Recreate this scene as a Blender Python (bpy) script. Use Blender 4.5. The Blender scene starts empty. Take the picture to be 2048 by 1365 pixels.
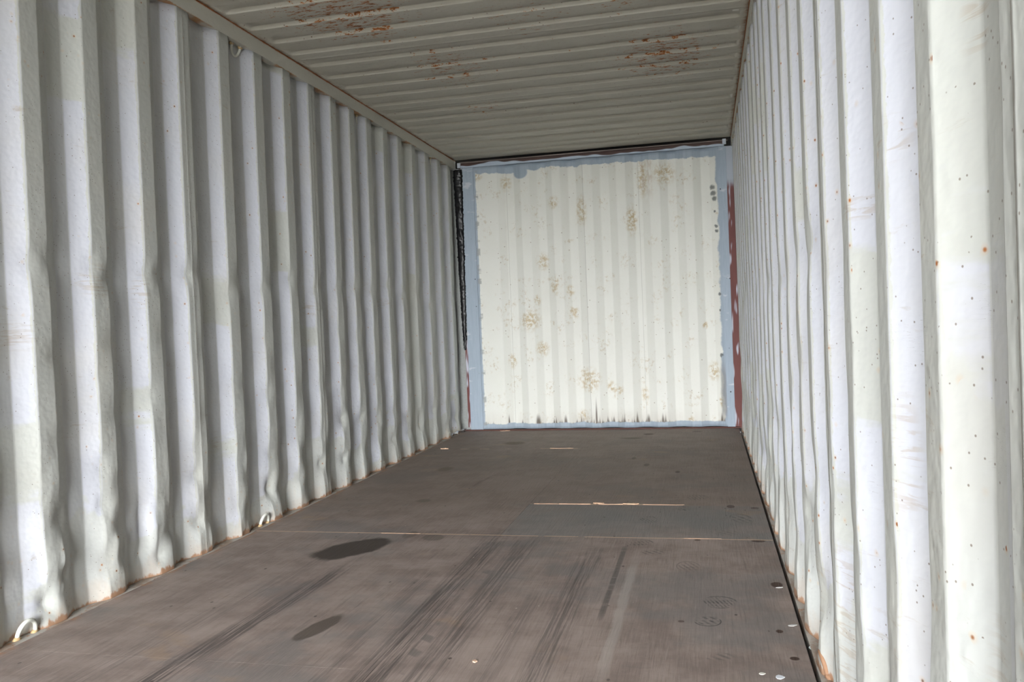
import bpy, math, random
import numpy as np

# ------------------------------------------------------------------ camera, world, exposure
SC = bpy.context.scene
COL = SC.collection
PI = math.pi
W, H, YE, YO = 2.347, 2.377, 7.051, -3.30      # inner width, height, far wall, open doorway
CAMX, CAMZ = 2.0933, 0.9157
F_PX, YAW, PITCH, ROLL = 1671.24, 0.2282, -0.0192, -0.0404

from mathutils import Vector, Matrix
fwd = Vector((-math.sin(YAW) * math.cos(PITCH), math.cos(YAW) * math.cos(PITCH), math.sin(PITCH)))
rt = fwd.cross(Vector((0, 0, 1))).normalized()
up = rt.cross(fwd)
r2 = math.cos(ROLL) * rt + math.sin(ROLL) * up
u2 = -math.sin(ROLL) * rt + math.cos(ROLL) * up
cam_data = bpy.data.cameras.new('camera')
cam = bpy.data.objects.new('camera', cam_data)
COL.objects.link(cam)
cam_data.sensor_width = 36.0
cam_data.lens = 36.0 * F_PX / 2048.0
cam_data.clip_start = 0.02
cam.matrix_world = Matrix(((r2.x, u2.x, -fwd.x, CAMX), (r2.y, u2.y, -fwd.y, 0.0), (r2.z, u2.z, -fwd.z, CAMZ), (0, 0, 0, 1)))
SC.camera = cam

world = bpy.data.worlds.new('overcast_sky')
SC.world = world
world.use_nodes = True
wn = world.node_tree.nodes
bg = wn['Background']
bg.inputs['Color'].default_value = (0.86, 0.92, 1.0, 1)
bg.inputs['Strength'].default_value = 6.2

# daylight comes in through the open doorway: a portal only guides sampling, it emits nothing itself
pl = bpy.data.lights.new('doorway_portal', 'AREA')
pl.shape = 'RECTANGLE'
pl.size, pl.size_y = W - 0.05, H - 0.12
pl.cycles.is_portal = True
po = bpy.data.objects.new('doorway_portal', pl)
po.location = (W / 2, YO - 0.02, (H - 0.1) / 2)
po.rotation_euler = (PI / 2, 0, 0)              # local -Z turned to face +Y
COL.objects.link(po)

# low sun behind thin cloud, shining almost straight in at the doorway
sd = bpy.data.lights.new('hazy_sun', 'SUN')
sd.energy = 11.5
sd.angle = math.radians(48)
sd.color = (1.0, 1.0, 1.0)
so = bpy.data.objects.new('hazy_sun', sd)
so.rotation_euler = Vector((-0.10, 1.0, -0.10)).to_track_quat('-Z', 'Y').to_euler()
COL.objects.link(so)

vs = SC.view_settings
vs.view_transform = 'Standard'
vs.look = 'None'
vs.gamma = 1.0
vs.use_curve_mapping = False
vs.exposure = 1.32
SC.cycles.use_denoising = True
SC.cycles.max_bounces = 8
SC.cycles.diffuse_bounces = 7
SC.cycles.use_adaptive_sampling = True
SC.cycles.adaptive_threshold = 0.06
SC.cycles.adaptive_min_samples = 16
SC.cycles.glossy_bounces = 4

# ------------------------------------------------------------------ node expression helper
class X:
    """a node socket (or a number) with arithmetic"""
    T = None
    def __init__(s, v): s.v = v
    def m(s, op, *o, clamp=False):
        n = X.T.nodes.new('ShaderNodeMath'); n.operation = op; n.use_clamp = clamp
        for i, a in enumerate((s,) + o):
            put(n.inputs[i], a)
        return X(n.outputs[0])
    def __add__(s, o): return s.m('ADD', o)
    __radd__ = __add__
    def __mul__(s, o): return s.m('MULTIPLY', o)
    __rmul__ = __mul__
    def __sub__(s, o): return s.m('SUBTRACT', o)
    def __rsub__(s, o): return X(o).m('SUBTRACT', s)
    def __truediv__(s, o): return s.m('DIVIDE', o)
def put(sock, a):
    if isinstance(a, X): a = a.v
    if isinstance(a, bpy.types.NodeSocket): X.T.links.new(a, sock)
    else: sock.default_value = a
def vec(x, y, z):
    n = X.T.nodes.new('ShaderNodeCombineXYZ')
    for i, a in enumerate((x, y, z)): put(n.inputs[i], a)
    return X(n.outputs[0])
def sep(v):
    n = X.T.nodes.new('ShaderNodeSeparateXYZ'); put(n.inputs[0], v)
    return X(n.outputs[0]), X(n.outputs[1]), X(n.outputs[2])
def noise(v, scale=5, detail=3, rough=.55, dist=0):
    n = X.T.nodes.new('ShaderNodeTexNoise'); put(n.inputs['Vector'], v)
    n.inputs['Scale'].default_value = scale; n.inputs['Detail'].default_value = detail
    n.inputs['Roughness'].default_value = rough; n.inputs['Distortion'].default_value = dist
    return X(n.outputs['Fac'])
def voro(v, scale, rnd=1.0):
    n = X.T.nodes.new('ShaderNodeTexVoronoi'); put(n.inputs['Vector'], v)
    n.inputs['Scale'].default_value = scale; n.inputs['Randomness'].default_value = rnd
    r = sep(X(n.outputs['Color']))
    return X(n.outputs['Distance']), r[0], r[1]
def ss(x, a, b):                                # smooth step a..b (a > b gives the falling one)
    n = X.T.nodes.new('ShaderNodeMapRange'); n.interpolation_type = 'SMOOTHSTEP'
    put(n.inputs['Value'], x)
    if a < b: lo, hi, t0, t1 = a, b, 0., 1.
    else: lo, hi, t0, t1 = b, a, 1., 0.
    n.inputs['From Min'].default_value = lo; n.inputs['From Max'].default_value = hi
    n.inputs['To Min'].default_value = t0; n.inputs['To Max'].default_value = t1
    return X(n.outputs[0])
def band(x, c, w, soft): return ss((x - c).m('ABSOLUTE'), w + soft, w)
def mix(a, b, f):
    n = X.T.nodes.new('ShaderNodeMix'); n.data_type = 'RGBA'; n.clamp_factor = True
    put(n.inputs[0], f)
    for i, c in ((6, a), (7, b)):
        if isinstance(c, tuple): c = (*c[:3], 1.0)
        put(n.inputs[i], c)
    return X(n.outputs[2])
def mx(a, b): return a.m('MAXIMUM', b)
def attr(name):
    n = X.T.nodes.new('ShaderNodeAttribute'); n.attribute_name = name
    return n
def position():
    return X(X.T.nodes.new('ShaderNodeNewGeometry').outputs['Position'])
def objco():
    return X(X.T.nodes.new('ShaderNodeTexCoord').outputs['Object'])
def ell(x, y, cx, cy, rx, ry, rot=0.0):         # 0 at the centre, 1 on the rim of an ellipse
    c, s = math.cos(rot), math.sin(rot)
    dx, dy = x - cx, y - cy
    a = (dx * c + dy * s) / rx; b = (dy * c - dx * s) / ry
    return (a * a + b * b).m('SQRT')
MATS = {}
def mat(name, fn=None, color=(.5, .5, .5), rough=.6, metal=0.0):
    if name in MATS: return MATS[name]
    m = bpy.data.materials.new(name); m.use_nodes = True
    X.T = m.node_tree
    b = m.node_tree.nodes['Principled BSDF']
    b.inputs['Roughness'].default_value = rough; b.inputs['Metallic'].default_value = metal
    b.inputs['Specular IOR Level'].default_value = .35
    if fn is None:
        n = noise(objco(), 60, 3)
        put(b.inputs['Base Color'], mix(tuple(.8 * c for c in color), tuple(min(1, 1.15 * c) for c in color), n))
    else:
        r = fn()
        put(b.inputs['Base Color'], r[0])
        if len(r) > 1 and r[1] is not None:
            bp = m.node_tree.nodes.new('ShaderNodeBump'); bp.inputs['Distance'].default_value = r[2]
            bp.inputs['Strength'].default_value = 1.0
            put(bp.inputs['Height'], r[1]); m.node_tree.links.new(bp.outputs[0], b.inputs['Normal'])
        if len(r) > 3: put(b.inputs['Roughness'], r[3])
    MATS[name] = m
    return m

BEIGE, FRESH = (.495, .51, .48), (.535, .552, .602)
RUST, DRUST = (.36, .13, .035), (.12, .045, .018)
BLUE = (.40, .475, .56)

def wall_paint(seed, side):
    def fn():
        p = position(); x, y, z = sep(p)
        a = attr('face'); R, G, B = sep(X(a.outputs['Vector']))
        rib = X(attr('rib').outputs['Fac'])
        n1 = noise(vec(x, y, z), 3, 4)
        fine = noise(vec(x + seed, y, z), 45, 4, .65)
        # sprayed overpaint: on slopes that face the doorway and in the recesses, stopping short of the rib edge
        jag = noise(vec(rib * 3.1, y * 3, z * 3), 9, 4, .7)
        stop = ss(R + (jag - .5) * .34, .90, .86)
        over = mx(R.m('GREATER_THAN', .02) * stop, B * .45)
        # rectangular patches the spray missed
        pn = noise(vec(rib * 7.37 + seed, z * .55, 0.0), 2.3, 1.5, .5)
        pn2 = noise(vec(y * 4, z * 14, rib), 2, 3, .6)
        miss = ss(pn + (pn2 - .5) * .05, .60, .615)
        zz = z
        if side > 0: zz = z - .12 - band(y, 1.0, .055, .01) * .62 - band(y, 1.27, .04, .01) * .05
        low = ss(zz + (n1 - .5) * .8 + (pn - .5) * 1.0, .16, .135) * .85
        over = over * (1 - miss) * (1 - low)
        col = mix(BEIGE, FRESH, over * (1 - G))
        # warm dusty film, greyer in places
        col = mix(col, (.56, .53, .44), ss(n1, .45, .85) * .30)
        film = ss(noise(vec(x, y * 2.2, z * 1.2), 1.7, 4), .5, .75)
        col = mix(col, (.50, .48, .43), film * .30)
        sp = ss(fine, .62, .74)
        col = mix(col, (.48, .48, .46), sp * .18)
        # dirt and burns in long soft smears
        sm = noise(vec(x, y * 1.4 + z * .6, z * 7), 5, 6, .72, .6)
        col = mix(col, (.34, .27, .19), ss(sm, .60, .72) * ss(n1, .46, .58) * .50)
        # named scuffs: wavy brown rub marks at hand and pallet height
        lines = ss(noise(vec(x * 2, y * 1.5 + z, z * 14), 6, 3, .6, .8), .50, .60)
        places = ((2.57, 1.13, .10, .07), (2.20, .95, .10, .10), (2.82, 1.10, .05, .08), (3.30, .45, .04, .06), (4.25, 1.05, .10, .05), (5.3, 1.10, .2, .05)) if side < 0 else \
                 ((1.60, 1.10, .08, .03), (1.30, 1.16, .06, .04), (.98, 1.22, .03, .05), (.97, .42, .035, .22), (1.28, .70, .04, .14), (1.9, .25, .1, .2), (2.3, .2, .15, .2))
        for cy, cz, ry, rz in places:
            col = mix(col, (.36, .27, .18), ss(ell(y, z, cy, cz, ry, rz) + (n1 - .5), 1.0, .3) * lines * .38)
        # scratches
        sc1 = noise(vec(x, y * 5 + z * 2, z * 60), 2.4, 2, .5, 1.5)
        col = mix(col, (.24, .23, .22), band(sc1, .5, .0015, .003) * ss(noise(vec(x, y, z), 4, 3), .64, .70) * .8)
        # rust specks, thicker along the rib edges and low down
        d, ra, rb = voro(p, 62)
        edge = mx(ss(R, .82, .97) * (1 - G), band(G, .5, .35, .1))
        dens = noise(vec(x + 4, y, z), 2.6, 3)
        keep = (ra - .985 + ss(dens, .52, .72) * .055 + edge * .045 + ss(z, .9, 0.0) * .02).m('GREATER_THAN', 0)
        spk = keep * ss(d, .05 + 0.22, .10)
        halo = keep * ss(d, .62, .15) * .30
        col = mix(col, (.55, .36, .18), halo)
        col = mix(col, mix(DRUST, RUST, rb), spk)
        d2, rc, rd = voro(p, 170)
        col = mix(col, (.16, .12, .09), (rc - .972).m('GREATER_THAN', 0) * ss(d2, .36, .18) * .8)
        # rusty foot and stained head of the sheet
        foot = ss(z + (noise(vec(x, y * 3, z), 12, 5, .7) - .5) * .06 - G * .010, .014, .002)
        col = mix(col, (.30, .12, .04), foot * .85)
        foot2 = ss(z + (noise(vec(x, y * 2, z), 7, 5, .7) - .5) * .30, .09, .0)
        col = mix(col, (.47, .33, .22), foot2 * .28)
        # weld seam down the middle of a flat
        se = attr('seam'); sv = X(se.outputs['Fac'])
        dash = ss(noise(vec(0.0, y, z * 9), 3, 4), .40, .55)
        col = mix(col, (.40, .37, .32), ss(sv, .3, .8) * .5)
        col = mix(col, (.74, .74, .70), ss(sv, .75, .98) * dash)
        h = noise(p, 38, 1.5)
        return col, h, .0022, (.52 + n1 * .12)
    return fn

def ceiling_paint():
    p = position(); x, y, z = sep(p)
    n1 = noise(vec(x * .6, y * 2, 0.0), 3, 4)
    fine = noise(vec(x * .5, y * 1.6, z), 60, 4, .65)
    col = mix((.48, .465, .40), (.56, .55, .485), n1)
    col = mix(col, (.40, .37, .31), ss(fine, .55, .75) * .3)
    # rust: blotches drawn out along the corrugations, clustered
    c1 = ss(ell(x, y, .52, 3.62, .50, .62), 1.0, .25)
    c2 = ss(ell(x, y, 1.92, 4.75, .42, .75), 1.0, .2)
    c3 = ss(ell(x, y, .75, 4.55, .35, .6), 1.0, .2) * .85
    c4 = ss(ell(x, y, 1.30, 3.9, .35, .5), 1.0, .2) * .55
    c5 = ss(ell(x, y, 1.75, 3.7, .25, .55), 1.0, .2) * .8
    c6 = ss(ell(x, y, .70, 5.45, .22, .35), 1.0, .2) * .7
    cl = mx(mx(mx(c1, c2), mx(c3, c4)), mx(c5, c6))
    rn = noise(vec(x * 1.0, y * 2.8, 3.0), 17, 5, .68)
    rn2 = noise(vec(x * 2.0, y * 5.5, 9.0), 34, 4, .7)
    v = rn + (rn2 - .5) * .35 + cl * .155
    col = mix(col, (.45, .27, .12), ss(v, .655, .71) * .5)
    col = mix(col, RUST, ss(v, .695, .72))
    col = mix(col, DRUST, ss(v, .745, .80) * .85)
    d, ra, rb = voro(vec(x, y * 2, 0.0), 70)
    col = mix(col, DRUST, (ra - .985 + cl * .05).m('GREATER_THAN', 0) * ss(d, .34, .16) * .9)
    # rust creeping in from both long edges
    e = mx(ss(x, .035, .0), ss(x, W - .04, W))
    col = mix(col, (.27, .14, .07), e * ss(noise(vec(x, y, 0.0), 14, 5, .7), .42, .62) * .9)
    sd_ = X(attr('seam').outputs['Fac'])
    col = mix(col, (.30, .27, .22), ss(sd_, .4, .9) * .7)
    return col, noise(p, 30, 1.5), .002, .62

def rail_paint():
    p = position(); x, y, z = sep(p)
    n1 = noise(vec(x, y * .8, z * 2), 6, 4)
    col = mix((.50, .49, .43), (.57, .565, .505), n1)
    top = ss(z + (noise(vec(x, y, z), 25, 5, .7) - .5) * .012, H - .012, H - .003)
    col = mix(col, RUST, top)
    drip = noise(vec(x, y * 12, z * 1.2), 3, 4, .7)
    col = mix(col, (.40, .24, .12), ss(drip, .60, .68) * ss(z, H - .05, H) * .7)
    bot = ss(z + (noise(vec(x, y * 2, z), 22, 5, .7) - .5) * .014, 2.302, 2.297)
    col = mix(col, (.40, .22, .10), bot * ss(n1, .45, .6))
    return col, noise(p, 40, 4), .002

def ledge_paint():
    p = position(); x, y, z = sep(p)
    n1 = noise(vec(x * 3, y * 1.5, z), 5, 5, .65)
    col = mix((.42, .40, .37), (.30, .23, .18), ss(n1, .42, .6))
    col = mix(col, (.33, .15, .06), ss(noise(vec(x * 3, y * 2, z), 11, 5, .7), .56, .66) * .8)
    return col, n1, .003

def back_paint():
    p = position(); x, y, z = sep(p)
    n1 = noise(vec(x, z, 0.0), 3, 4)
    fine = noise(vec(x, z, 0.0), 60, 4, .65)
    col = mix((.69, .69, .63), (.75, .755, .71), n1)
    col = mix(col, (.62, .61, .53), ss(fine, .56, .75) * .3)
    # grimy hand marks: stippled yellow-brown
    spots = [(.19, 2.22, .06, .05), (.98, 1.19, .04, .05), (.69, 1.12, .03, .05), (.85, 1.24, .04, .09), (2.09, .85, .028, .036),
             (1.36, .33, .045, .05), (1.30, .36, .04, .05), (1.58, .29, .035, .07), (.86, 1.95, .05, .06), (1.10, 1.86, .05, .14), (1.12, .42, .10, .11),
             (2.15, .47, .05, .09), (2.2, .22, .02, .06), (.45, 2.15, .05, .08), (1.62, 2.1, .05, .17), (1.8, 2.12, .10, .10), (.62, .95, .10, .10),
             (.75, 1.45, .06, .08), (1.95, .07, .03, .035), (1.05, .12, .05, .05), (1.0, 1.0, .05, .06), (1.52, 1.75, .05, .14), (.72, .70, .06, .07), (.45, .6, .04, .07)]
    sm = None
    for cx, cz, rx, rz in spots:
        e = ss(ell(x, z, cx, cz, rx * 1.25, rz * 1.25), 1.0, .25)
        sm = e if sm is None else mx(sm, e)
    st = noise(vec(x, z * .8, 2.0), 36, 5, .75)
    col = mix(col, (.47, .36, .19), sm * ss(st, .42, .58) * .80)
    gen = noise(vec(x, z, 5.0), 6, 4)
    col = mix(col, (.46, .36, .22), ss(gen, .52, .64) * ss(st, .50, .62) * .50)
    d, ra, rb = voro(vec(x, 0.0, z), 55)
    col = mix(col, (.30, .24, .17), (ra - .975).m('GREATER_THAN', 0) * ss(d, .35, .15) * .7)
    # thin weld seams between the sheets
    for sx in (.452, 1.122, 1.585):
        col = mix(col, (.36, .35, .31), band(x, sx, .0010, .0015) * .55)
    # faded reddish drips near the top
    col = mix(col, (.50, .40, .31), band(x, 1.66, .035, .02) * ss(z, 1.85, 2.1) * ss(noise(vec(x * 3, z, 0.0), 9, 5, .7), .42, .6) * .55)
    # scorch marks licking up from the weld at the foot
    f1 = noise(vec(x * 22, z * .6, 0.0), 2.0, 4, .75)
    f2 = noise(vec(x * 2.1, 4.0, 0.0), 2.4, 2, .5)
    hgt = ss(f1, .42, .78) * (.02 + ss(f2, .42, .62) * .17)
    burn = ss((z - .045) / (hgt + .004), 1.0, .15) * ss(f2 + f1 * .4, .54, .72)
    for bx, bw, bh in ((.40, .010, .11), (.66, .03, .11), (1.165, .012, .26), (1.51, .009, .12), (.90, .02, .10), (1.60, .02, .09), (1.72, .015, .10), (2.20, .014, .10)):
        t = ss(ell(x + (f1 - .5) * .02, z, bx, .045, bw, bh), 1.0, .3)
        burn = mx(burn, t)
    halo = ss(z, .20, .03) * ss(f2 + f1 * .3, .50, .72)
    col = mix(col, (.40, .34, .27), halo * .35)
    col = mix(col, (.10, .075, .055), burn * .90)
    wob = (noise(vec(x, z, 8.0), 9, 5, .65) - .5)
    wob2 = (noise(vec(x, z, 3.0), 3, 3, .6) - .5)
    # blue-grey brushed primer round the rim
    drop = ss(ell(x, z, .585, 2.225, .06, .05), 1.2, .9)
    top = mx(ss(z + wob * .07 + wob2 * .09, 2.232, 2.242), drop)
    bot = ss(z + wob * .05, .062, .052)
    lef = ss(x + wob * .022, .190, .180)
    rig = ss(x + wob * .05 + wob2 * .06, 2.215, 2.232)
    rim = mx(mx(top, bot), mx(lef, rig))
    br = noise(vec(x * 9, z * .8, 1.0), 6, 4)
    blue = mix((.27, .325, .385), (.385, .45, .52), br)
    col = mix(col, blue, rim)
    # grey smudges at the inside of the left post and the right rim
    sL = band(x, .187, .010, .012) * ss(noise(vec(x, z * 2.5, 1.0), 5, 4), .50, .60)
    col = mix(col, (.28, .29, .28), sL * .75)
    pts = None
    for cx, cz, r_ in ((2.185, 1.98, .022), (2.19, 1.93, .022), (2.20, 1.885, .02), (2.205, 1.66, .014), (2.205, 1.62, .014), (2.215, 1.10, .013), (2.20, 1.78, .01), (2.213, .6, .016), (2.21, .97, .01)):
        e = ss(ell(x + wob * .05, z + (fine - .5) * .03, cx, cz, r_, r_ * 1.1) + (br - .5), 1.2, .5)
        pts = e if pts is None else mx(pts, e)
    col = mix(col, (.10, .11, .11), pts * .85)
    col = mix(col, (.22, .22, .22), band(x + wob * .02, 2.222, .012, .02) * ss(z, .62, .40) * ss(z, .05, .15) * .75)
    return (col,)

def primer_paint():
    p = position(); x, y, z = sep(p)
    br = noise(vec(x * 14, z * 1.2, y), 5, 5, .7)
    n1 = noise(vec(x, z * 3, y), 5, 4)
    col = mix((.28, .34, .405), (.40, .465, .54), br)
    col = mix(col, (.62, .64, .66), ss(n1, .6, .68) * .6)
    d, ra, rb = voro(vec(x, 0.0, z), 40)
    col = mix(col, (.05, .055, .06), (ra - .96).m('GREATER_THAN', 0) * ss(d, .3, .15))
    return col, br, .003

def oxide_paint():
    p = position(); x, y, z = sep(p)
    col = mix((.115, .035, .030), (.165, .048, .040), noise(vec(x * 5, z, y), 6, 4))
    sp = noise(vec(x * 6, z, 0.0), 5.5, 1, .4)
    col = mix(col, (.55, .58, .66), ss(sp + ss(x, 2.345, 2.305) * .10, .62, .76) * .85)
    col = mix(col, (.40, .44, .50), ss(z + noise(vec(x, 1.0, z), 9, 3) * .15, 2.02, 2.12) * ss(x, 1.0, 1.1))
    return (col,)

def header_paint():
    p = position(); x, y, z = sep(p)
    col = mix((.045, .022, .018), (.085, .045, .036), noise(vec(x * 1.4, z * 9, y), 9, 5, .7))
    wave = noise(vec(x * 1.0, 0.0, 3.0), 4.2, 1.5) * .075
    col = mix(col, (.42, .49, .58), ss(wave - (z - 2.300), .014, .022))
    col = mix(col, (.33, .30, .24), (voro(p, 14)[1] - .93).m('GREATER_THAN', 0) * ss(voro(p, 14)[0], .35, .2) * .5)
    return (col,)

def floor_wood(bx0, bx1, by0, by1):
  def near(x0, x1, y0, y1): return x1 > bx0 and x0 < bx1 and y1 > by0 and y0 < by1
  def fn():
    p = position(); x, y, z = sep(p)
    g1 = noise(vec(x * 16, y * .9, z), 5, 6, .68, .3)          # long grain
    g2 = noise(vec(x * 60, y * 2.4, z), 4, 4, .7)
    g3 = noise(vec(x * 2.4, y * 12, z), 3, 5, .7, .4)           # cross stain, as seen on the face ply
    n1 = noise(vec(x, y, z), 1.6, 5, .62)
    n2 = noise(vec(x, y, z), 5.5, 5, .65)
    wf = (noise(vec(x, y, 2.0), 8, 5, .68) - .5) * .6
    col = mix((.190, .146, .126), (.300, .240, .212), ss(n2, .3, .7))
    col = mix(col, (.32, .262, .235), ss(g1, .5, .72) * .55)
    col = mix(col, (.135, .108, .094), ss(g1, .47, .30) * .5)
    col = mix(col, (.165, .155, .150), ss(n1, .50, .62) * .55)
    col = mix(col, (.34, .275, .245), ss(n1, .46, .34) * .45)
    col = mix(col, (.150, .125, .110), ss(g3, .55, .72) * .32)
    col = mix(col, (.30, .25, .22), ss(g2, .58, .72) * .35)
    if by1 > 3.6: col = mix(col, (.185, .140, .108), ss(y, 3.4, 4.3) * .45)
    # a greyer, bluish sheet on the right between two cross joints
    if near(1.3, 2, 3.6, 4): col = mix(col, mix((.150, .155, .155), (.205, .20, .195), n2), ss(n1, .25, .55) * .62)
    # pale dusty streaks and ochre blooms
    col = mix(col, (.37, .31, .275), ss(noise(vec(x * 9, y * .8, 3.0), 4, 5, .7), .62, .74) * ss(n1, .4, .6) * .5)
    col = mix(col, (.33, .22, .13), ss(noise(vec(x, y * 1.3, 7.0), 3.2, 4), .64, .74) * .35)
    # forklift drag marks: bundles of dark lines running the length of the floor
    for x0, x1, hw, y0, y1, k in ((1.205, 1.185, .055, 1.2, 3.55, .80), (1.325, 1.335, .05, 1.2, 3.50, .62), (1.61, 1.63, .045, 1.2, 3.35, .62), (.55, .70, .045, 1.2, 3.05, .85),
                                  (1.06, 1.06, .03, 1.2, 3.0, .35), (.30, .62, .05, 1.2, 3.6, .30), (1.48, 1.50, .03, 1.2, 2.9, .35)):
        if not near(min(x0, x1) - hw, max(x0, x1) + hw, y0, y1): continue
        cx = (y - y0) * ((x1 - x0) / (y1 - y0)) + x0
        lat = band(x + (n1 - .5) * .06, cx, hw * .45, hw)
        yy = y + (n2 - .5) * .5
        lon = ss(yy, y0 - .05, y0 + .12) * ss(yy, y1 + .05, y1 - .20)
        st = ss(noise(vec(x * 45, y * .9, hw * 99), 3, 5, .72), .40, .60)
        col = mix(col, (.060, .050, .046), lat * lon * st * k)
    # crisp straight mark with a pale scrape beside it
    if near(1.7, 1.9, 2.2, 3.3):
        col = mix(col, (.085, .072, .066), band(x, 1.745, .006, .007) * ss(y, 2.50, 2.60) * ss(y, 3.42, 3.30) * ss(g3, .3, .5) * .75)
        col = mix(col, (.40, .36, .33), band(x + (n2 - .5) * .03, 1.80, .008, .014) * ss(y, 2.0, 2.3) * ss(y, 3.3, 3.0) * .45)
        # a tyre's dashed lugs between the two tracks
        lug = (y * 9.0 + x * 6).m('FRACT')
        lg = band(lug, .5, .16, .10) * band(x, 1.262, .013, .012) * ss(y, 1.9, 2.1) * ss(y, 3.32, 3.15) * ss(n2, .46, .60)
        col = mix(col, (.085, .078, .074), lg * .55)
    wet = None
    # oil stains, knots and rusty fixings
    for cx, cy, rx, ry, rot, k, c, soft in ((.610, 3.255, .115, .205, -.50, .95, (.044, .033, .025), .80), (.890, 2.372, .038, .125, -.20, .85, (.075, .058, .046), .80),
            (.78, 3.50, .035, .07, 0, .6, (.11, .088, .072), .7), (.90, 3.46, .05, .06, .5, .6, (.11, .088, .072), .7), (.62, 6.28, .10, .10, 0, .6, (.12, .085, .055), .5),
            (.42, 5.15, .06, .10, 0, .6, (.12, .085, .055), .5), (1.50, 6.5, .10, .06, 0, .55, (.10, .08, .055), .5), (.60, 4.2, .05, .05, 0, .55, (.10, .08, .055), .5),
            (2.296, 2.936, .022, .032, 0, .95, DK, .75), (2.293, 2.306, .013, .013, 0, 1., DK, .75), (2.27, 2.50, .011, .014, 0, 1., DK, .75), (2.18, 4.13, .02, .035, 0, .8, DK, .75), (2.29, 4.10, .022, .025, 0, .8, DK, .75),
            (2.27, 3.50, .03, .02, 0, .9, DK, .75), (2.03, 3.50, .014, .015, 0, .8, DK, .75), (1.99, 2.55, .010, .010, 0, .8, DK, .75), (1.62, 6.72, .05, .05, 0, .7, DK, .6), (2.0, 6.85, .05, .035, 0, .55, DK, .6),
            (1.90, 5.05, .015, .04, 0, .7, DK, .75), (1.70, 5.3, .02, .05, 0, .5, DK, .75), (1.60, 5.55, .015, .05, 0, .5, DK, .75)):
        if not near(cx - rx, cx + rx, cy - ry, cy + ry): continue
        e = ss(ell(x, y, cx, cy, rx, ry, rot) + wf, 1.05, soft)
        if wet is None: wet = e
        col = mix(col, c, e * k)
    # boot prints: a rim with cross bars
    for cx, cy, L, Wd, rot, k, bars in BOOTS:
        if not near(cx - .05, cx + .05, cy - .05, cy + .05): continue
        c, s = math.cos(rot), math.sin(rot)
        a = (x - cx) * c + (y - cy) * s
        b = (y - cy) * c - (x - cx) * s
        aa, bb = a / L, b / Wd
        e = (aa * aa + bb * bb).m('SQRT')
        e = e + wf * .22
        br_ = band(((a + b * .35 + wf * .01) * bars * .7).m('FRACT'), .5, .16, .14)
        rim_ = band(e, .93, .02, .06) * ss(n2 + wf * .5, .48, .60)
        ins = ss(e, .95, .70) * br_ * ss(g3 + wf * .3, .42, .62)
        col = mix(col, (.045, .040, .038), mx(rim_, ins) * (k * .95))
    # pits
    d, ra, rb = voro(vec(x * 1.0, y * .7, 0.0), 13)
    pit = (ra - .80).m('GREATER_THAN', 0) * ss(d + (g2 - .5) * .06, .085, .05)
    col = mix(col, (.055, .040, .033), pit * .85)
    d, ra, rb = voro(vec(x * 1.0, y * .6, 4.0), 30)
    col = mix(col, (.42, .36, .30), (ra - .97).m('GREATER_THAN', 0) * ss(d, .12, .06) * .9)
    col = mix(col, (.07, .055, .047), (rb - .955).m('GREATER_THAN', 0) * ss(d + (g2 - .5) * .1, .17, .10) * .75)
    # pale broken veneer along the joints
    jn = noise(vec(x * 1.0, y, 5.0), 6, 5, .7)
    if abs(by0 - 3.514) < .01: col = mix(col, (.56, .39, .27), band(y, 3.518, .0035, .003) * ss(jn, .40, .46) * .9)
    if abs(by0 - 4.142) < .01: col = mix(col, (.56, .39, .27), band(y, 4.150, .007, .006) * ss(x, 2.0, 1.85) * ss(jn, .36, .44) * .9)
    if abs(by0 - 5.985) < .01: col = mix(col, (.56, .39, .27), band(y, 5.995, .006, .005) * ss(jn, .50, .55) * .9)
    if bx0 < .1: col = mix(col, (.36, .17, .07), ss(x, .05, .0) * ss(jn, .48, .58) * .75)
    hb = noise(vec(x * 30, y * 1.6, z), 5, 2, .6)
    ro = .60 + n2 * .15
    return col, hb, .0018, (ro + wet * .1) if wet is not None else ro
  return fn
DK = (.060, .032, .022)
BOOTS = ((1.812, 3.841, .052, .075, .1, .95, 95.), (2.104, 2.737, .060, .060, .0, .85, 110.), (2.068, 2.561, .042, .045, .3, .9, 70.),
         (1.96, 4.08, .040, .05, .2, .8, 60.), (2.02, 4.33, .06, .06, .0, .75, 80.), (1.79, 3.44, .065, .05, .1, .8, 85.), (1.86, 3.30, .05, .05, .4, .55, 60.),
         (2.00, 3.12, .045, .07, .1, .45, 75.), (2.22, 3.88, .05, .10, .2, .75, 45.), (2.15, 3.62, .05, .05, .5, .35, 50.),
         (1.86, 4.85, .06, .07, .2, .35, 60.), (2.10, 2.29, .045, .03, .5, .55, 60.))

def gravel():
    p = position(); x, y, z = sep(p)
    d, ra, rb = voro(p, 18)
    return mix(mix((.60, .56, .47), (.70, .66, .57), ra), (.24, .21, .15), ss(d, .3, .6)), d, .02

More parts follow.
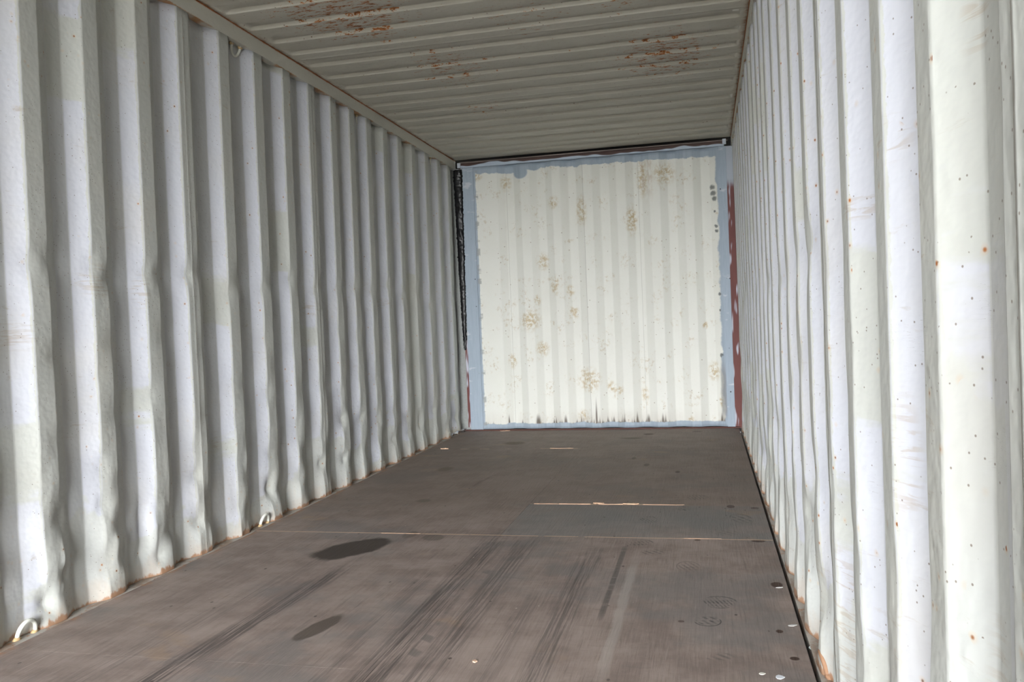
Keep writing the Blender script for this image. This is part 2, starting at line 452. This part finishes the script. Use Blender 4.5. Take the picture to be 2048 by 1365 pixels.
# ------------------------------------------------------------------ mesh helpers
def link(o, parent=None):
    COL.objects.link(o)
    if parent is not None: o.parent = parent
    return o
def make(name, verts, faces, material, parent=None, smooth=False, thick=0.0, offset=-1.0):
    me = bpy.data.meshes.new(name)
    me.from_pydata([tuple(v) for v in verts], [], faces)
    me.materials.append(material)
    if smooth: me.polygons.foreach_set('use_smooth', [True] * len(me.polygons))
    me.update()
    o = link(bpy.data.objects.new(name, me), parent)
    if thick: add_thick(o, thick, offset)
    return o
def add_thick(o, t, offset):
    md = o.modifiers.new('sheet', 'SOLIDIFY'); md.thickness = t; md.offset = offset
def grid(name, P, material, parent=None, attrs=None, flip=False, thick=0.002, smooth=True, offset=-1.0):
    """P is an (n, m, 3) array of points; attrs maps a name to an (n, m) or (n, m, 3) array"""
    n, m = P.shape[:2]
    i = np.arange(n * m).reshape(n, m)
    q = np.stack([i[:-1, :-1], i[1:, :-1], i[1:, 1:], i[:-1, 1:]], -1).reshape(-1, 4)
    if flip: q = q[:, ::-1]
    me = bpy.data.meshes.new(name)
    me.vertices.add(n * m); me.vertices.foreach_set('co', P.reshape(-1).astype(np.float32))
    me.loops.add(q.size); me.loops.foreach_set('vertex_index', q.reshape(-1).astype(np.int32))
    me.polygons.add(len(q)); me.polygons.foreach_set('loop_start', np.arange(0, q.size, 4, dtype=np.int32))
    me.polygons.foreach_set('use_smooth', np.full(len(q), smooth))
    for k, a in (attrs or {}).items():
        if a.ndim == 3:
            t = me.attributes.new(k, 'FLOAT_VECTOR', 'POINT'); t.data.foreach_set('vector', a.reshape(-1).astype(np.float32))
        else:
            t = me.attributes.new(k, 'FLOAT', 'POINT'); t.data.foreach_set('value', a.reshape(-1).astype(np.float32))
    me.materials.append(material)
    me.update(calc_edges=True)
    o = link(bpy.data.objects.new(name, me), parent)
    if thick: add_thick(o, thick, offset)
    return o
def box(name, a, b, material, parent=None, bevel=0.0):
    x0, y0, z0 = a; x1, y1, z1 = b
    v = [(x0, y0, z0), (x1, y0, z0), (x1, y1, z0), (x0, y1, z0), (x0, y0, z1), (x1, y0, z1), (x1, y1, z1), (x0, y1, z1)]
    f = [(3, 2, 1, 0), (4, 5, 6, 7), (0, 1, 5, 4), (1, 2, 6, 5), (2, 3, 7, 6), (3, 0, 4, 7)]
    o = make(name, v, f, material, parent)
    if bevel:
        md = o.modifiers.new('edge', 'BEVEL'); md.width = bevel; md.segments = 2
    return o
def empty(name, loc=(0, 0, 0)):
    o = bpy.data.objects.new(name, None); o.location = loc; o.empty_display_size = .05
    return link(o)
def structure(o, label=None):
    o['kind'] = 'structure'
    if label: o['label'] = label
    return o
def thing(o, label, cat, group=None):
    o['label'] = label; o['category'] = cat
    if group: o['group'] = group
    return o
def tube(path, rad, sides=8, closed_ends=True):
    path = [Vector(p) for p in path]; vs_, fs = [], []
    n = len(path)
    for i, p in enumerate(path):
        t = (path[min(i + 1, n - 1)] - path[max(i - 1, 0)]).normalized()
        a = t.orthogonal().normalized() if i == 0 else (a - t * a.dot(t)).normalized()
        b = t.cross(a)
        r = rad[i] if hasattr(rad, '__len__') else rad
        for k in range(sides):
            w = 2 * PI * k / sides
            vs_.append(p + (a * math.cos(w) + b * math.sin(w)) * r)
    for i in range(n - 1):
        for k in range(sides):
            k2 = (k + 1) % sides
            fs.append((i * sides + k, i * sides + k2, (i + 1) * sides + k2, (i + 1) * sides + k))
    if closed_ends:
        fs.append(tuple(reversed(range(sides)))); fs.append(tuple((n - 1) * sides + k for k in range(sides)))
    return vs_, fs
def vnoise(shape_y, shape_z, seed, sy, sz):
    """smooth random field sampled at coordinates (metres) with feature sizes sy, sz"""
    g = np.random.RandomState(seed).uniform(-1, 1, (64, 64))
    u, v = shape_y / sy, shape_z / sz
    iu, iv = np.floor(u).astype(int), np.floor(v).astype(int)
    fu, fv = u - iu, v - iv
    fu, fv = fu * fu * (3 - 2 * fu), fv * fv * (3 - 2 * fv)
    A = g[iu % 64, iv % 64]; B = g[(iu + 1) % 64, iv % 64]; C = g[iu % 64, (iv + 1) % 64]; D = g[(iu + 1) % 64, (iv + 1) % 64]
    return (A * (1 - fu) + B * fu) * (1 - fv) + (C * (1 - fu) + D * fu) * fv

# ------------------------------------------------------------------ the corrugated side walls
SL, DEP, ZT = .066, .036, 2.297
left_ribs = [2.267, 2.548, 2.837, 3.105, 3.412, 3.712, 3.998, 4.280, 4.562, 4.828, 5.098, 5.387, 5.665, 5.955, 6.261, 6.571, 6.851]
while left_ribs[0] > YO + .40: left_ribs.insert(0, left_ribs[0] - .2845)
right_ribs = [.752, 1.043, 1.304, 1.619, 1.919, 2.223, 2.500, 2.792, 3.090, 3.400, 3.640, 3.890, 4.170, 4.470, 4.765, 5.060, 5.350, 5.645, 5.935, 6.225, 6.510, 6.800]
while right_ribs[0] > YO + .40: right_ribs.insert(0, right_ribs[0] - .287)
zs = np.unique(np.concatenate([[-.006], np.arange(0.006, 1.45, .0125), np.arange(1.45, ZT, .05), [ZT]]))

def build_side(name, sx, ribs, flat, seam_of, label):
    """sx = -1: left wall (inner flats on x = 0), +1: right wall (x = W)"""
    root = structure(empty(name, (0 if sx < 0 else W, YE, 0)), label)
    material = mat(name + '_paint', wall_paint(3.7 if sx < 0 else 11.3, sx), rough=.55)
    rs = np.random.RandomState(5 if sx < 0 else 9)
    segs = []                                    # (y0, y1, depth0, depth1, kind, rib)
    yprev = YO
    for k, y in enumerate(ribs):
        segs.append((yprev, y - SL, DEP, DEP, 'rec', k))
        segs.append((y - SL, y, DEP, 0, 'face', k))
        segs.append((y, y + flat, 0, 0, 'flat', k))
        segs.append((y + flat, y + flat + SL, 0, DEP, 'away', k))
        yprev = y + flat + SL
    segs.append((yprev, YE + .035, DEP, DEP, 'rec', len(ribs)))
    ys, dp, R, G, B, rib, sm = [], [], [], [], [], [], []
    for s_i, (a, b, d0, d1, kind, k) in enumerate(segs):
        ee = min(.0028, (b - a) * .2)
        for t in ([ee, ee + .0015, (b - a) * .3, (b - a) * .5, (b - a) * .7, (b - a) - ee - .0015, (b - a) - ee]):
            f = t / (b - a)
            ys.append(a + t); dp.append(d0 + (d1 - d0) * f)
            R.append(f if kind == 'face' else 0); G.append(kind == 'flat'); B.append(kind == 'rec'); rib.append(k)
            sm.append(1.0 if (kind == 'flat' and seam_of(k) and abs(f - .5) < .01) else 0.0)
            if kind == 'flat' and seam_of(k) and abs(f - .5) < .01:
                for e2 in (-.004, .004):
                    ys.append(a + t + e2); dp.append(0); R.append(0); G.append(1); B.append(0); rib.append(k); sm.append(0)
    order = np.argsort(ys)
    ys, dp, R, G, B, rib, sm = [np.array(q, float)[order] for q in (ys, dp, R, G, B, rib, sm)]
    Yg, Zg = np.meshgrid(ys, zs, indexing='ij')
    Dg = np.repeat(dp[:, None], len(zs), 1).copy()
    Dg -= sm[:, None] * .0012
    shY = np.zeros_like(Yg)
    prot = 1 - Dg / DEP                          # 1 on the inner flats
    # knocks along the loading height: each flat pushed back at its corners
    for k, y in enumerate(ribs):
        for c in range(2):
            yc = y + c * flat
            if sx < 0:
                knocks = [(1.17 + rs.normal(0, .03), .045, .006 + rs.rand() * .006), (.60 + rs.normal(0, .06), .05, rs.rand() * .009),
                          (.32 + rs.normal(0, .06), .06, .004 + rs.rand() * .016), (.15 + rs.normal(0, .04), .05, .006 + rs.rand() * .020), (.85 + rs.normal(0, .1), .05, rs.rand() * .006)]
            else:
                q = 1.0 if y > 2.0 else (.45 if y > 1.5 else .12)
                knocks = [(1.06 + rs.normal(0, .04), .06, q * rs.rand() * .009), (.50 + rs.normal(0, .07), .07, q * rs.rand() * .012),
                          (.22 + rs.normal(0, .06), .08, q * (.003 + rs.rand() * .016)), (.75 + rs.normal(0, .1), .06, q * rs.rand() * .005)]
            for zc, sz, am in knocks:
                g = am * 1.15 * np.exp(-np.abs((Zg - zc) / sz) ** 1.35) * np.exp(-np.abs((Yg - yc) / .028) ** 1.6)
                Dg += g; shY += g * (rs.rand() - .5) * .9
    # fine wrinkles low down
    lowz = np.clip(1 - Zg / .75, 0, 1) ** .8
    Dg += (vnoise(Yg, Zg, 11 + sx, .05, .11) * .0042 + vnoise(Yg + 3, Zg, 31 + sx, .028, .05) * .0018) * lowz * np.clip(prot * 1.3, .15, 1)
    calm = np.clip((Yg - .9) / 1.1, .1, 1) if sx > 0 else 1.0
    shY += vnoise(Yg, Zg, 51 + sx, .07, .16) * .006 * lowz * calm
    # the whole sheet bellies out a little between floor and roof
    Dg += .006 * np.sin(np.clip(Zg / ZT, 0, 1) * PI) * (1 if sx < 0 else .7)
    Dg += vnoise(Yg, Zg, 71, .9, .9) * .0015
    # a torn buckle in the third rib from the left edge of the picture
    if sx < 0:
        for yc, zc, am, sy, sz in ((2.78, .21, .016, .020, .07), (2.82, .16, -.014, .012, .09), (2.76, .10, .012, .02, .03), (2.35, .15, .020, .018, .030), (2.345, .15, -.006, .008, .05),
                                   (2.63, .14, .016, .022, .05), (2.60, .19, -.008, .02, .04), (3.93, .07, .022, .03, .07), (3.72, .16, .012, .03, .10)):
            Dg += am * np.exp(-((Zg - zc) / sz) ** 2) * np.exp(-((Yg - yc) / sy) ** 2)
    edge_fix = np.clip(Zg / .015, 0, 1) * np.clip((ZT - Zg) / .05, 0, 1)
    Yg = Yg + shY * edge_fix
    Xg = (-Dg) if sx < 0 else (W + Dg)
    P = np.stack([Xg, Yg, Zg], -1)
    face = np.stack([np.repeat(a[:, None], len(zs), 1) for a in (R, G, B)], -1)
    ribg = np.repeat((rib * .731 + np.sin(rib * 12.9) * .4)[:, None], len(zs), 1)
    smg = np.repeat(sm[:, None], len(zs), 1)
    # cut the wall into its welded sheets
    cuts = [0] + [i for i in range(len(ys)) if sm[i] > .5] + [len(ys) - 1]
    for a, b in zip(cuts[:-1], cuts[1:]):
        s_ = slice(a, b + 1)
        grid('corrugated_panel', P[s_] - np.array((0 if sx < 0 else W, YE, 0)), material, root,
             {'face': face[s_], 'rib': ribg[s_], 'seam': smg[s_]}, flip=(sx > 0), thick=.0025, offset=-1.0)
    return root
i0 = left_ribs.index(3.105)
wall_left = build_side('wall_left', -1, left_ribs, .077, lambda k: (k - i0) % 4 == 0, 'left side wall of pale ribbed steel sheets, dented near the floor')
j0 = right_ribs.index(1.919)
wall_right = build_side('wall_right', 1, right_ribs, .068, lambda k: (k - j0) % 4 == 0, 'right side wall of pale ribbed steel sheets, patched with whiter paint')

# ------------------------------------------------------------------ top and bottom rails
rail = mat('rail_paint', rail_paint); ledge = mat('ledge_paint', ledge_paint)
rust = mat('rust', color=(.25, .09, .03), rough=.8)
for nm, x0, x1, lab in (('trim_1', -.045, .001, 'top rail of flat steel along the left wall under the roof'), ('trim_2', W - .001, W + .045, 'top rail of flat steel along the right wall under the roof')):
    structure(box(nm, (x0, YO, ZT), (x1, YE + .04, H), rail, bevel=.0015), lab)
    o = bpy.context.scene.objects[nm]
    sgn = 1 if x0 < 0 else -1
    xe = x1 if x0 < 0 else x0
    rs = np.random.RandomState(3)
    pth = [(xe + sgn * .001, y, H - .003) for y in np.arange(YO + .02, YE - .01, .05)]
    v, f = tube(pth, [.0028 + .0012 * rs.rand() for _ in pth], 6)
    make('weld_bead', v, f, rust, o, smooth=True)
structure(box('baseboard_left', (-.09, YO, -.06), (.010, YE + .03, 0), ledge, bevel=.001), 'bottom rail ledge along the foot of the left wall')
structure(box('baseboard_right', (W - .004, YO, -.06), (W + .09, YE + .03, -.004), ledge, bevel=.001), 'bottom rail ledge along the foot of the right wall')

# ------------------------------------------------------------------ ceiling
cor = [3.44, 3.66, 3.86, 4.055, 4.272, 4.499, 4.719, 4.938, 5.156, 5.412, 5.610, 5.815, 6.039, 6.265, 6.487, 6.715, 6.900]
while cor[0] > YO + .35: cor.insert(0, cor[0] - .212)
seams = [4.140, 5.262, 6.375]
while seams[0] > YO + 1.3: seams.insert(0, seams[0] - 1.09)
knots = [(YO, 0.)]
for y in cor:
    up0 = y - .084
    if up0 - .016 > knots[-1][0]:
        knots += [(up0 - .016, 0.), (up0, 1.), (y - .0135, 1.), (y, 0.)]
knots.append((YE + .01, 0.))
ysr, hr = [], []
for (a, ha), (b, hb) in zip(knots[:-1], knots[1:]):
    e = min(.0018, (b - a) * .15)
    for t in (e, e * 1.5, (b - a) / 2, b - a - e * 1.5, b - a - e):
        ysr.append(a + t); hr.append(ha + (hb - ha) * t / (b - a))
for s in seams:
    for t in (-.004, 0, .004):
        ysr.append(s + t); hr.append(np.interp(s, [k[0] for k in knots], [k[1] for k in knots]))
o_ = np.argsort(ysr); ysr = np.array(ysr)[o_]; hr = np.array(hr)[o_]
xs = np.unique(np.concatenate([[0.0, .02], .026 + .055 * (1 - np.cos(np.linspace(0, PI / 2, 9))), np.linspace(.1, W - .1, 26), W - .034 - .055 * (1 - np.cos(np.linspace(0, PI / 2, 9))), [W - .02, W]]))
Yg, Xg = np.meshgrid(ysr, xs, indexing='ij')
Hg = np.repeat(hr[:, None], len(xs), 1)
dl = np.clip((Xg - .026) / .055, 0, 1); dr = np.clip((W - .034 - Xg) / .055, 0, 1)
endf = np.sqrt(1 - (1 - dl) ** 2) * np.sqrt(1 - (1 - dr) ** 2)
Zg = H + .0165 * Hg * endf
Yc = Yg.copy()                                   # pressed ends curl round towards the far side
Yc -= .028 * Hg * (1 - endf)
Zg += vnoise(Yg, Xg, 5, .25, .5) * .0016
smr = np.array([1.0 if min(abs(y - s) for s in seams) < 1e-4 else 0.0 for y in ysr])
Zg -= smr[:, None] * .0015
ceiling = structure(empty('ceiling', (W / 2, YE, H)), 'roof of pressed corrugated steel sheets with rust patches')
cp = mat('ceiling_paint', ceiling_paint)
cuts = [0] + [i for i in range(len(ysr)) if smr[i] > .5] + [len(ysr) - 1]
smg = np.repeat(smr[:, None], len(xs), 1)
for a, b in zip(cuts[:-1], cuts[1:]):
    s_ = slice(a, b + 1)
    P = np.stack([Xg, Yc, Zg], -1)[s_] - np.array((W / 2, YE, H))
    grid('roof_panel', P, cp, ceiling, {'seam': smg[s_]}, flip=True, thick=.0025, offset=-1.0)

# ------------------------------------------------------------------ floor
floor = structure(empty('floor', (W / 2, YE, 0)), 'worn brown plywood floor in large sheets')
sub = mat('dark_steel', color=(.03, .025, .022), rough=.8)
def child_box(name, a, b, m, parent, bevel=0.0):
    l = parent.location
    return box(name, tuple(a[i] - l[i] for i in range(3)), tuple(b[i] - l[i] for i in range(3)), m, parent, bevel)
XR = W - .016
g = .0004
sheets = [(.012, 1.188, 5.985, YE - .004), (.012, 1.188, 3.514, 5.985), (1.188, XR, 4.142, 6.58), (1.188, XR, 6.58, YE - .004), (1.188, XR, 3.514, 4.142),
          (.012, 1.188, 2.085, 3.514), (1.188, XR, 1.08, 3.514), (.012, 1.188, -.35, 2.085), (1.188, XR, YO, 1.08), (.012, 1.188, YO, -.35)]
for x0, x1, y0, y1 in sheets:
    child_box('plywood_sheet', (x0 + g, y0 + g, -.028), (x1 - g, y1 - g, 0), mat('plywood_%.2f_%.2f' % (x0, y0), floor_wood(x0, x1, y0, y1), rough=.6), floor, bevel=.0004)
child_box('cross_member', (-.03, YO, -.10), (W + .03, YE + .2, -.061), sub, floor)
pale = mat('fresh_wood', color=(.60, .40, .27), rough=.7)
def splinter(cx, cy, lx, ly, hz, seed, parent=None, name='splinter', base=0.0005):
    r = random.Random(seed)
    n = 7
    top, bot = [], []
    for i in range(n):
        t = i / (n - 1)
        x = cx - lx / 2 + lx * t
        hw = ly / 2 * (.35 + r.random() * .65) * (1 - abs(2 * t - 1) ** 4 * .7)
        h = hz * (.5 + r.random() * .5)
        top += [(x, cy - hw, base + h), (x + r.uniform(-.002, .002), cy + hw, base + h * .6)]
        bot += [(x, cy - hw, base), (x, cy + hw, base)]
    v = top + bot; m2 = 2 * n; f = []
    for i in range(n - 1):
        a, b = 2 * i, 2 * i + 1
        f += [(a, a + 2, b + 2, b), (m2 + b, m2 + b + 2, m2 + a + 2, m2 + a), (a, m2 + a, m2 + a + 2, a + 2), (b + 2, m2 + b + 2, m2 + b, b)]
    f += [(0, 1, m2 + 1, m2), (2 * n - 2, m2 + 2 * n - 2, m2 + 2 * n - 1, 2 * n - 1)]
    if parent is not None:
        v = [tuple(p[i] - parent.location[i] for i in range(3)) for p in v]
    return make(name, v, f, pale, parent)
for a in ((1.538, 4.175, .055, .05, .004), (1.70, 4.165, .080, .035, .005), (1.42, 4.150, .16, .010, .003), (1.60, 4.150, .12, .009, .003), (1.86, 4.152, .20, .008, .002),
          (1.27, 4.150, .12, .007, .002), (1.04, 5.995, .17, .012, .004), (.145, 6.00, .06, .02, .010), (2.05, 3.520, .15, .006, .001), (.72, 3.519, .20, .005, .001)):
    splinter(*a, seed=int(a[0] * 1000), parent=floor)

# ------------------------------------------------------------------ far wall
back = structure(empty('wall_back', (W / 2, YE, 0)), 'end partition of cream corrugated steel with brushed blue-grey primer round its rim')
cen = [.409, .550, .691, .826, .960, 1.093, 1.233, 1.372, 1.514, 1.646, 1.794, 1.928, 2.065, 2.200]
xk, dk = [.060], [0.]
lev = 0.
for c in cen:
    xk += [c - .032, c + .032]; dk += [lev, 1 - lev]; lev = 1 - lev
xk.append(W - .05); dk.append(lev)
xb, db = [], []
for i in range(len(xk) - 1):
    a, b = xk[i], xk[i + 1]
    for t in (.003, .0045, (b - a) / 2, b - a - .0045, b - a - .003):
        xb.append(a + t); db.append(dk[i] + (dk[i + 1] - dk[i]) * t / (b - a))
xb, db = np.array(xb), np.array(db)
zb = np.linspace(.012, 2.301, 90)
Xg, Zg = np.meshgrid(xb, zb, indexing='ij')
Yg = YE + .006 + .034 * np.repeat(db[:, None], len(zb), 1) + vnoise(Xg, Zg, 8, .15, .3) * .0025
grid('corrugated_panel', np.stack([Xg, Yg, Zg], -1) - np.array((W / 2, YE, 0)), mat('back_paint', back_paint), back, None, flip=False, thick=.0025, offset=-1.0)
prim = mat('primer', primer_paint); oxide = mat('oxide_red', oxide_paint); head = mat('header_paint', header_paint)
black = mat('black_void', color=(.006, .005, .005), rough=.9)
child_box('frame_post', (.056, YE - .004, 0), (.168, YE + .012, 2.300), prim, back, .001)
child_box('frame_post', (2.243, YE - .004, 0), (2.303, YE + .012, 2.300), prim, back, .001)
child_box('side_strip', (-.060, YE + .014, 0), (.058, YE + .020, 2.300), mat('grey_joint', color=(.30, .31, .30)), back)
child_box('side_strip', (.032, YE + .002, .03), (.057, YE + .013, .80), oxide, back)
child_box('side_strip', (2.300, YE + .004, 0), (W + .060, YE + .012, 2.30), oxide, back)
child_box('sill_angle', (.012, YE - .020, -.002), (W - .006, YE + .02, .011), mat('sill_brown', color=(.10, .045, .035), rough=.8), back, .001)
child_box('header_beam', (.058, YE - .001, 2.3035), (2.290, YE + .05, 2.340), head, back, .001)
child_box('header_lip', (.030, YE + .045, 2.352), (2.320, YE + .06, 2.362), mat('lip_brown', color=(.07, .05, .04)), back, .001)
child_box('closing_plate', (-.06, YE + .13, -.05), (W + .06, YE + .14, H + .06), black, back)
child_box('closing_plate', (-.06, YE + .012, H + .001), (W + .06, YE + .14, H + .012), black, back)
child_box('closing_plate', (-.06, YE + .012, 2.29), (-.048, YE + .14, H + .02), black, back)
child_box('closing_plate', (W + .048, YE + .012, 2.29), (W + .06, YE + .14, H + .02), black, back)
tabm = mat('tab_blue', color=(.50, .54, .60))
child_box('tab', (.030, YE - .012, 2.305), (.058, YE + .004, 2.346), tabm, back, .001)
child_box('tab', (2.278, YE - .012, 2.315), (2.306, YE + .004, 2.358), tabm, back, .001)
# black mastic smeared down the left joint, thinning towards the floor
rs = np.random.RandomState(2)
n, m = 150, 9
V = []
for i in range(n):
    t = i / (n - 1); z = 2.288 - t * 1.575
    w_ = .034 * (1 - t) ** .55 + .006 + rs.normal(0, .0022)
    cx = .030 + .004 * t + rs.normal(0, .0012)
    for k in range(m):
        a = PI * k / (m - 1)
        V.append((cx - w_ * math.cos(a) - W / 2, -.004 - (.010 + rs.rand() * .012) * math.sin(a) * (1 - .5 * t), z + rs.normal(0, .002)))
Fq = [(i * m + k, i * m + k + 1, (i + 1) * m + k + 1, (i + 1) * m + k) for i in range(n - 1) for k in range(m - 1)]
ms = make('mastic_seal', V, Fq, mat('black_mastic', color=(.006, .006, .007), rough=.36), back, smooth=True, thick=.004, offset=0)
ms['label'] = 'black lumpy mastic seal in the upper left joint'

# ------------------------------------------------------------------ lashing rings
paint = mat('ring_paint', color=(.62, .63, .57), rough=.45)
weldm = mat('weld_spatter', color=(.50, .36, .19), rough=.5)
def make_ring():
    root = bpy.data.objects.new('lashing_ring', None); root.empty_display_size = .03; link(root)
    pth = []
    for i in range(15):
        a = PI * i / 14
        pth.append((.006 + .012 * math.sin(a), -.036 * math.cos(a), .006 + .046 * math.sin(a) ** .85))
    pth = [(.004, -.036, -.002)] + pth + [(.004, .036, -.002)]
    v, f = tube(pth, .0070, 10)
    make('loop', v, f, paint, root, smooth=True)
    for sy in (-1, 1):
        r = random.Random(4 + sy)
        v, f = tube([(.004, sy * .036 - .014, .001), (.006, sy * .036 - .008, .005), (.007, sy * .036, .007), (.006, sy * .036 + .008, .005), (.004, sy * .036 + .014, .001)],
                    [.003, .008, .0095, .0075, .003], 7)
        v = [p + Vector((r.uniform(-.0016, .0016), r.uniform(-.0016, .0016), r.uniform(-.0016, .0016))) for p in v]
        make('weld_lump', v, f, weldm, root, smooth=True)
    return root
def dup(root):
    r = root.copy(); COL.objects.link(r)
    for ch in root.children:
        c = ch.copy(); COL.objects.link(c); c.parent = r
    return r
ring0 = make_ring()
spots = [((-.026, 2.188, -.003), (0, 0, 0), 'painted lashing ring on the left bottom rail, in the near corner by the floor'),
         ((-.024, 3.640, -.003), (0, 0, 0), 'painted lashing ring on the left bottom rail, second from the camera'),
         ((-.026, 5.150, -.003), (0, 0, 0), 'small painted lashing ring on the left bottom rail, third from the camera'),
         ((-.022, 6.600, -.003), (0, 0, 0), 'grey lashing ring on the left bottom rail beside the crumpled foil strip'),
         ((W + .022, 2.240, -.006), (0, 0, PI), 'rusty lashing ring at the foot of the right wall near the bottom edge'),
         ((-.022, 3.600, ZT), (PI, 0, PI), 'lashing ring hanging under the left top rail, nearest of three'),
         ((-.022, 5.045, ZT), (PI, 0, PI), 'lashing ring hanging under the left top rail, middle of three'),
         ((-.022, 6.520, ZT), (PI, 0, PI), 'lashing ring hanging under the left top rail, closest to the far wall')]
for i, (l, r, lab) in enumerate(spots):
    o = ring0 if i == 0 else dup(ring0)
    o.location = l; o.rotation_euler = r
    if i == 4:                                   # the right-hand one has rusted through its paint
        for ch in o.children:
            ch.data = ch.data.copy(); ch.data.materials[0] = mat('rusted_ring', color=(.30, .17, .10), rough=.75)
    thing(o, lab, 'ring', 'lashing rings along the wall rails')

# ------------------------------------------------------------------ scraps lying about
flake = mat('paint_flake', color=(.72, .75, .80), rough=.5)
chipm = mat('chip_wood', color=(.62, .42, .30), rough=.7)
def chip(name, loc, r, squash, seed, m, th=.0012, n=8, tilt=0.0):
    rr = random.Random(seed); v = []
    for zz in (0, th):
        for k in range(n):
            a = 2 * PI * k / n; q = r * (.7 + .45 * random.Random(seed * 31 + k).random())
            v.append((q * math.cos(a), q * squash * math.sin(a), zz + q * math.cos(a) * tilt))
    lo = min(p[2] for p in v); v = [(a, b, c - lo) for a, b, c in v]
    f = [tuple(reversed(range(n))), tuple(range(n, 2 * n))] + [(k, (k + 1) % n, n + (k + 1) % n, n + k) for k in range(n)]
    o = make(name, v, f, m); o.location = loc; o.rotation_euler[2] = rr.uniform(0, .6)
    return o
thing(chip('paint_flake', (2.244, 2.180, .0), .012, 1.1, 3, flake), 'pale paint flake on the floor at the bottom edge, larger of two', 'flake', 'loose paint flakes')
thing(chip('paint_flake', (2.203, 2.197, .0), .008, 1.0, 8, mat('cream_flake', color=(.72, .70, .62))), 'small cream paint flake on the floor left of the larger white one', 'flake', 'loose paint flakes')
thing(chip('paint_flake', (2.311, 2.552, .0), .016, .45, 5, mat('grey_flake', color=(.55, .54, .53))), 'thin grey paint flake at the right edge of the plywood', 'flake', 'loose paint flakes')
thing(chip('paint_flake', (2.352, 2.392, -.006), .013, 1.6, 6, mat('glassy_flake', color=(.62, .70, .70))), 'bluish paint flake lying on the right bottom rail beside the gap', 'flake', 'loose paint flakes')
thing(chip('paint_flake', (2.305, 2.905, .0), .014, .5, 12, mat('grey_flake')), 'faint grey flake beside the dark brown stain at the right edge', 'flake', 'loose paint flakes')
thing(chip('wood_chip', (1.446, 2.176, .0), .0075, 1.0, 4, chipm, .003, 5), 'tiny square chip of pale wood alone on the floor in front', 'chip')
thing(splinter(.37, YE - .035, .085, .012, .006, 77, None, 'wood_sliver', .0), 'sliver of pale wood on the floor against the far wall', 'sliver')
# crumpled foil strip
rs = np.random.RandomState(21)
pth = [(-.004 + rs.normal(0, .006), 6.62 + .030 * i + rs.normal(0, .005), .008 + abs(rs.normal(0, .008))) for i in range(16)]
v, f = tube(pth, [.006 + .006 * rs.rand() for _ in pth], 6)
v = [p + Vector(rs.normal(0, .0028, 3)) for p in v]
lo = min(p.z for p in v); v = [p - Vector((0, 6.62, lo)) for p in v]
fo = make('foil_strip', v, f, mat('foil', color=(.62, .62, .62), rough=.22, metal=1.0))
fo.location = (.012, 6.62, 0)
thing(fo, 'crumpled shiny foil strip lying along the left wall near the far corner', 'foil')
# white scrap stuck up in the right roof corner
o = chip('tape_scrap', (0, 0, 0), .020, .6, 14, mat('scrap_white', color=(.75, .75, .70)), .002)
o.location = (2.285, 4.165, H - .003); thing(o, 'small white scrap stuck to the roof at the right edge', 'scrap')

# ------------------------------------------------------------------ the doorway end and the ground outside
dm = mat('door_frame_paint', color=(.50, .50, .45))
door = structure(empty('door_1', (W / 2, YO, 0)), 'open doorway frame behind the camera')
child_box('door_post', (-.10, YO - .12, -.16), (-.0, YO + .0, H + .10), dm, door, .003)
child_box('door_post', (W + .0, YO - .12, -.16), (W + .10, YO + .0, H + .10), dm, door, .003)
child_box('door_header', (0, YO - .12, H - .09), (W, YO + .0, H + .10), dm, door, .003)
child_box('door_sill', (0, YO - .12, -.16), (W, YO + .0, -.001), dm, door, .003)
gr = mat('gravel', gravel, rough=.9)
n = 40
gx = np.linspace(-30, 32, n); gy = np.linspace(-45, 20, n)
Xg, Yg = np.meshgrid(gx, gy, indexing='ij')
o = grid('ground', np.stack([Xg, Yg, -.17 + vnoise(Xg, Yg, 3, 4., 4.) * .02], -1), gr, None, None, flip=False, thick=.05, offset=-1.0)
structure(o, 'gravel yard outside the open doorway')
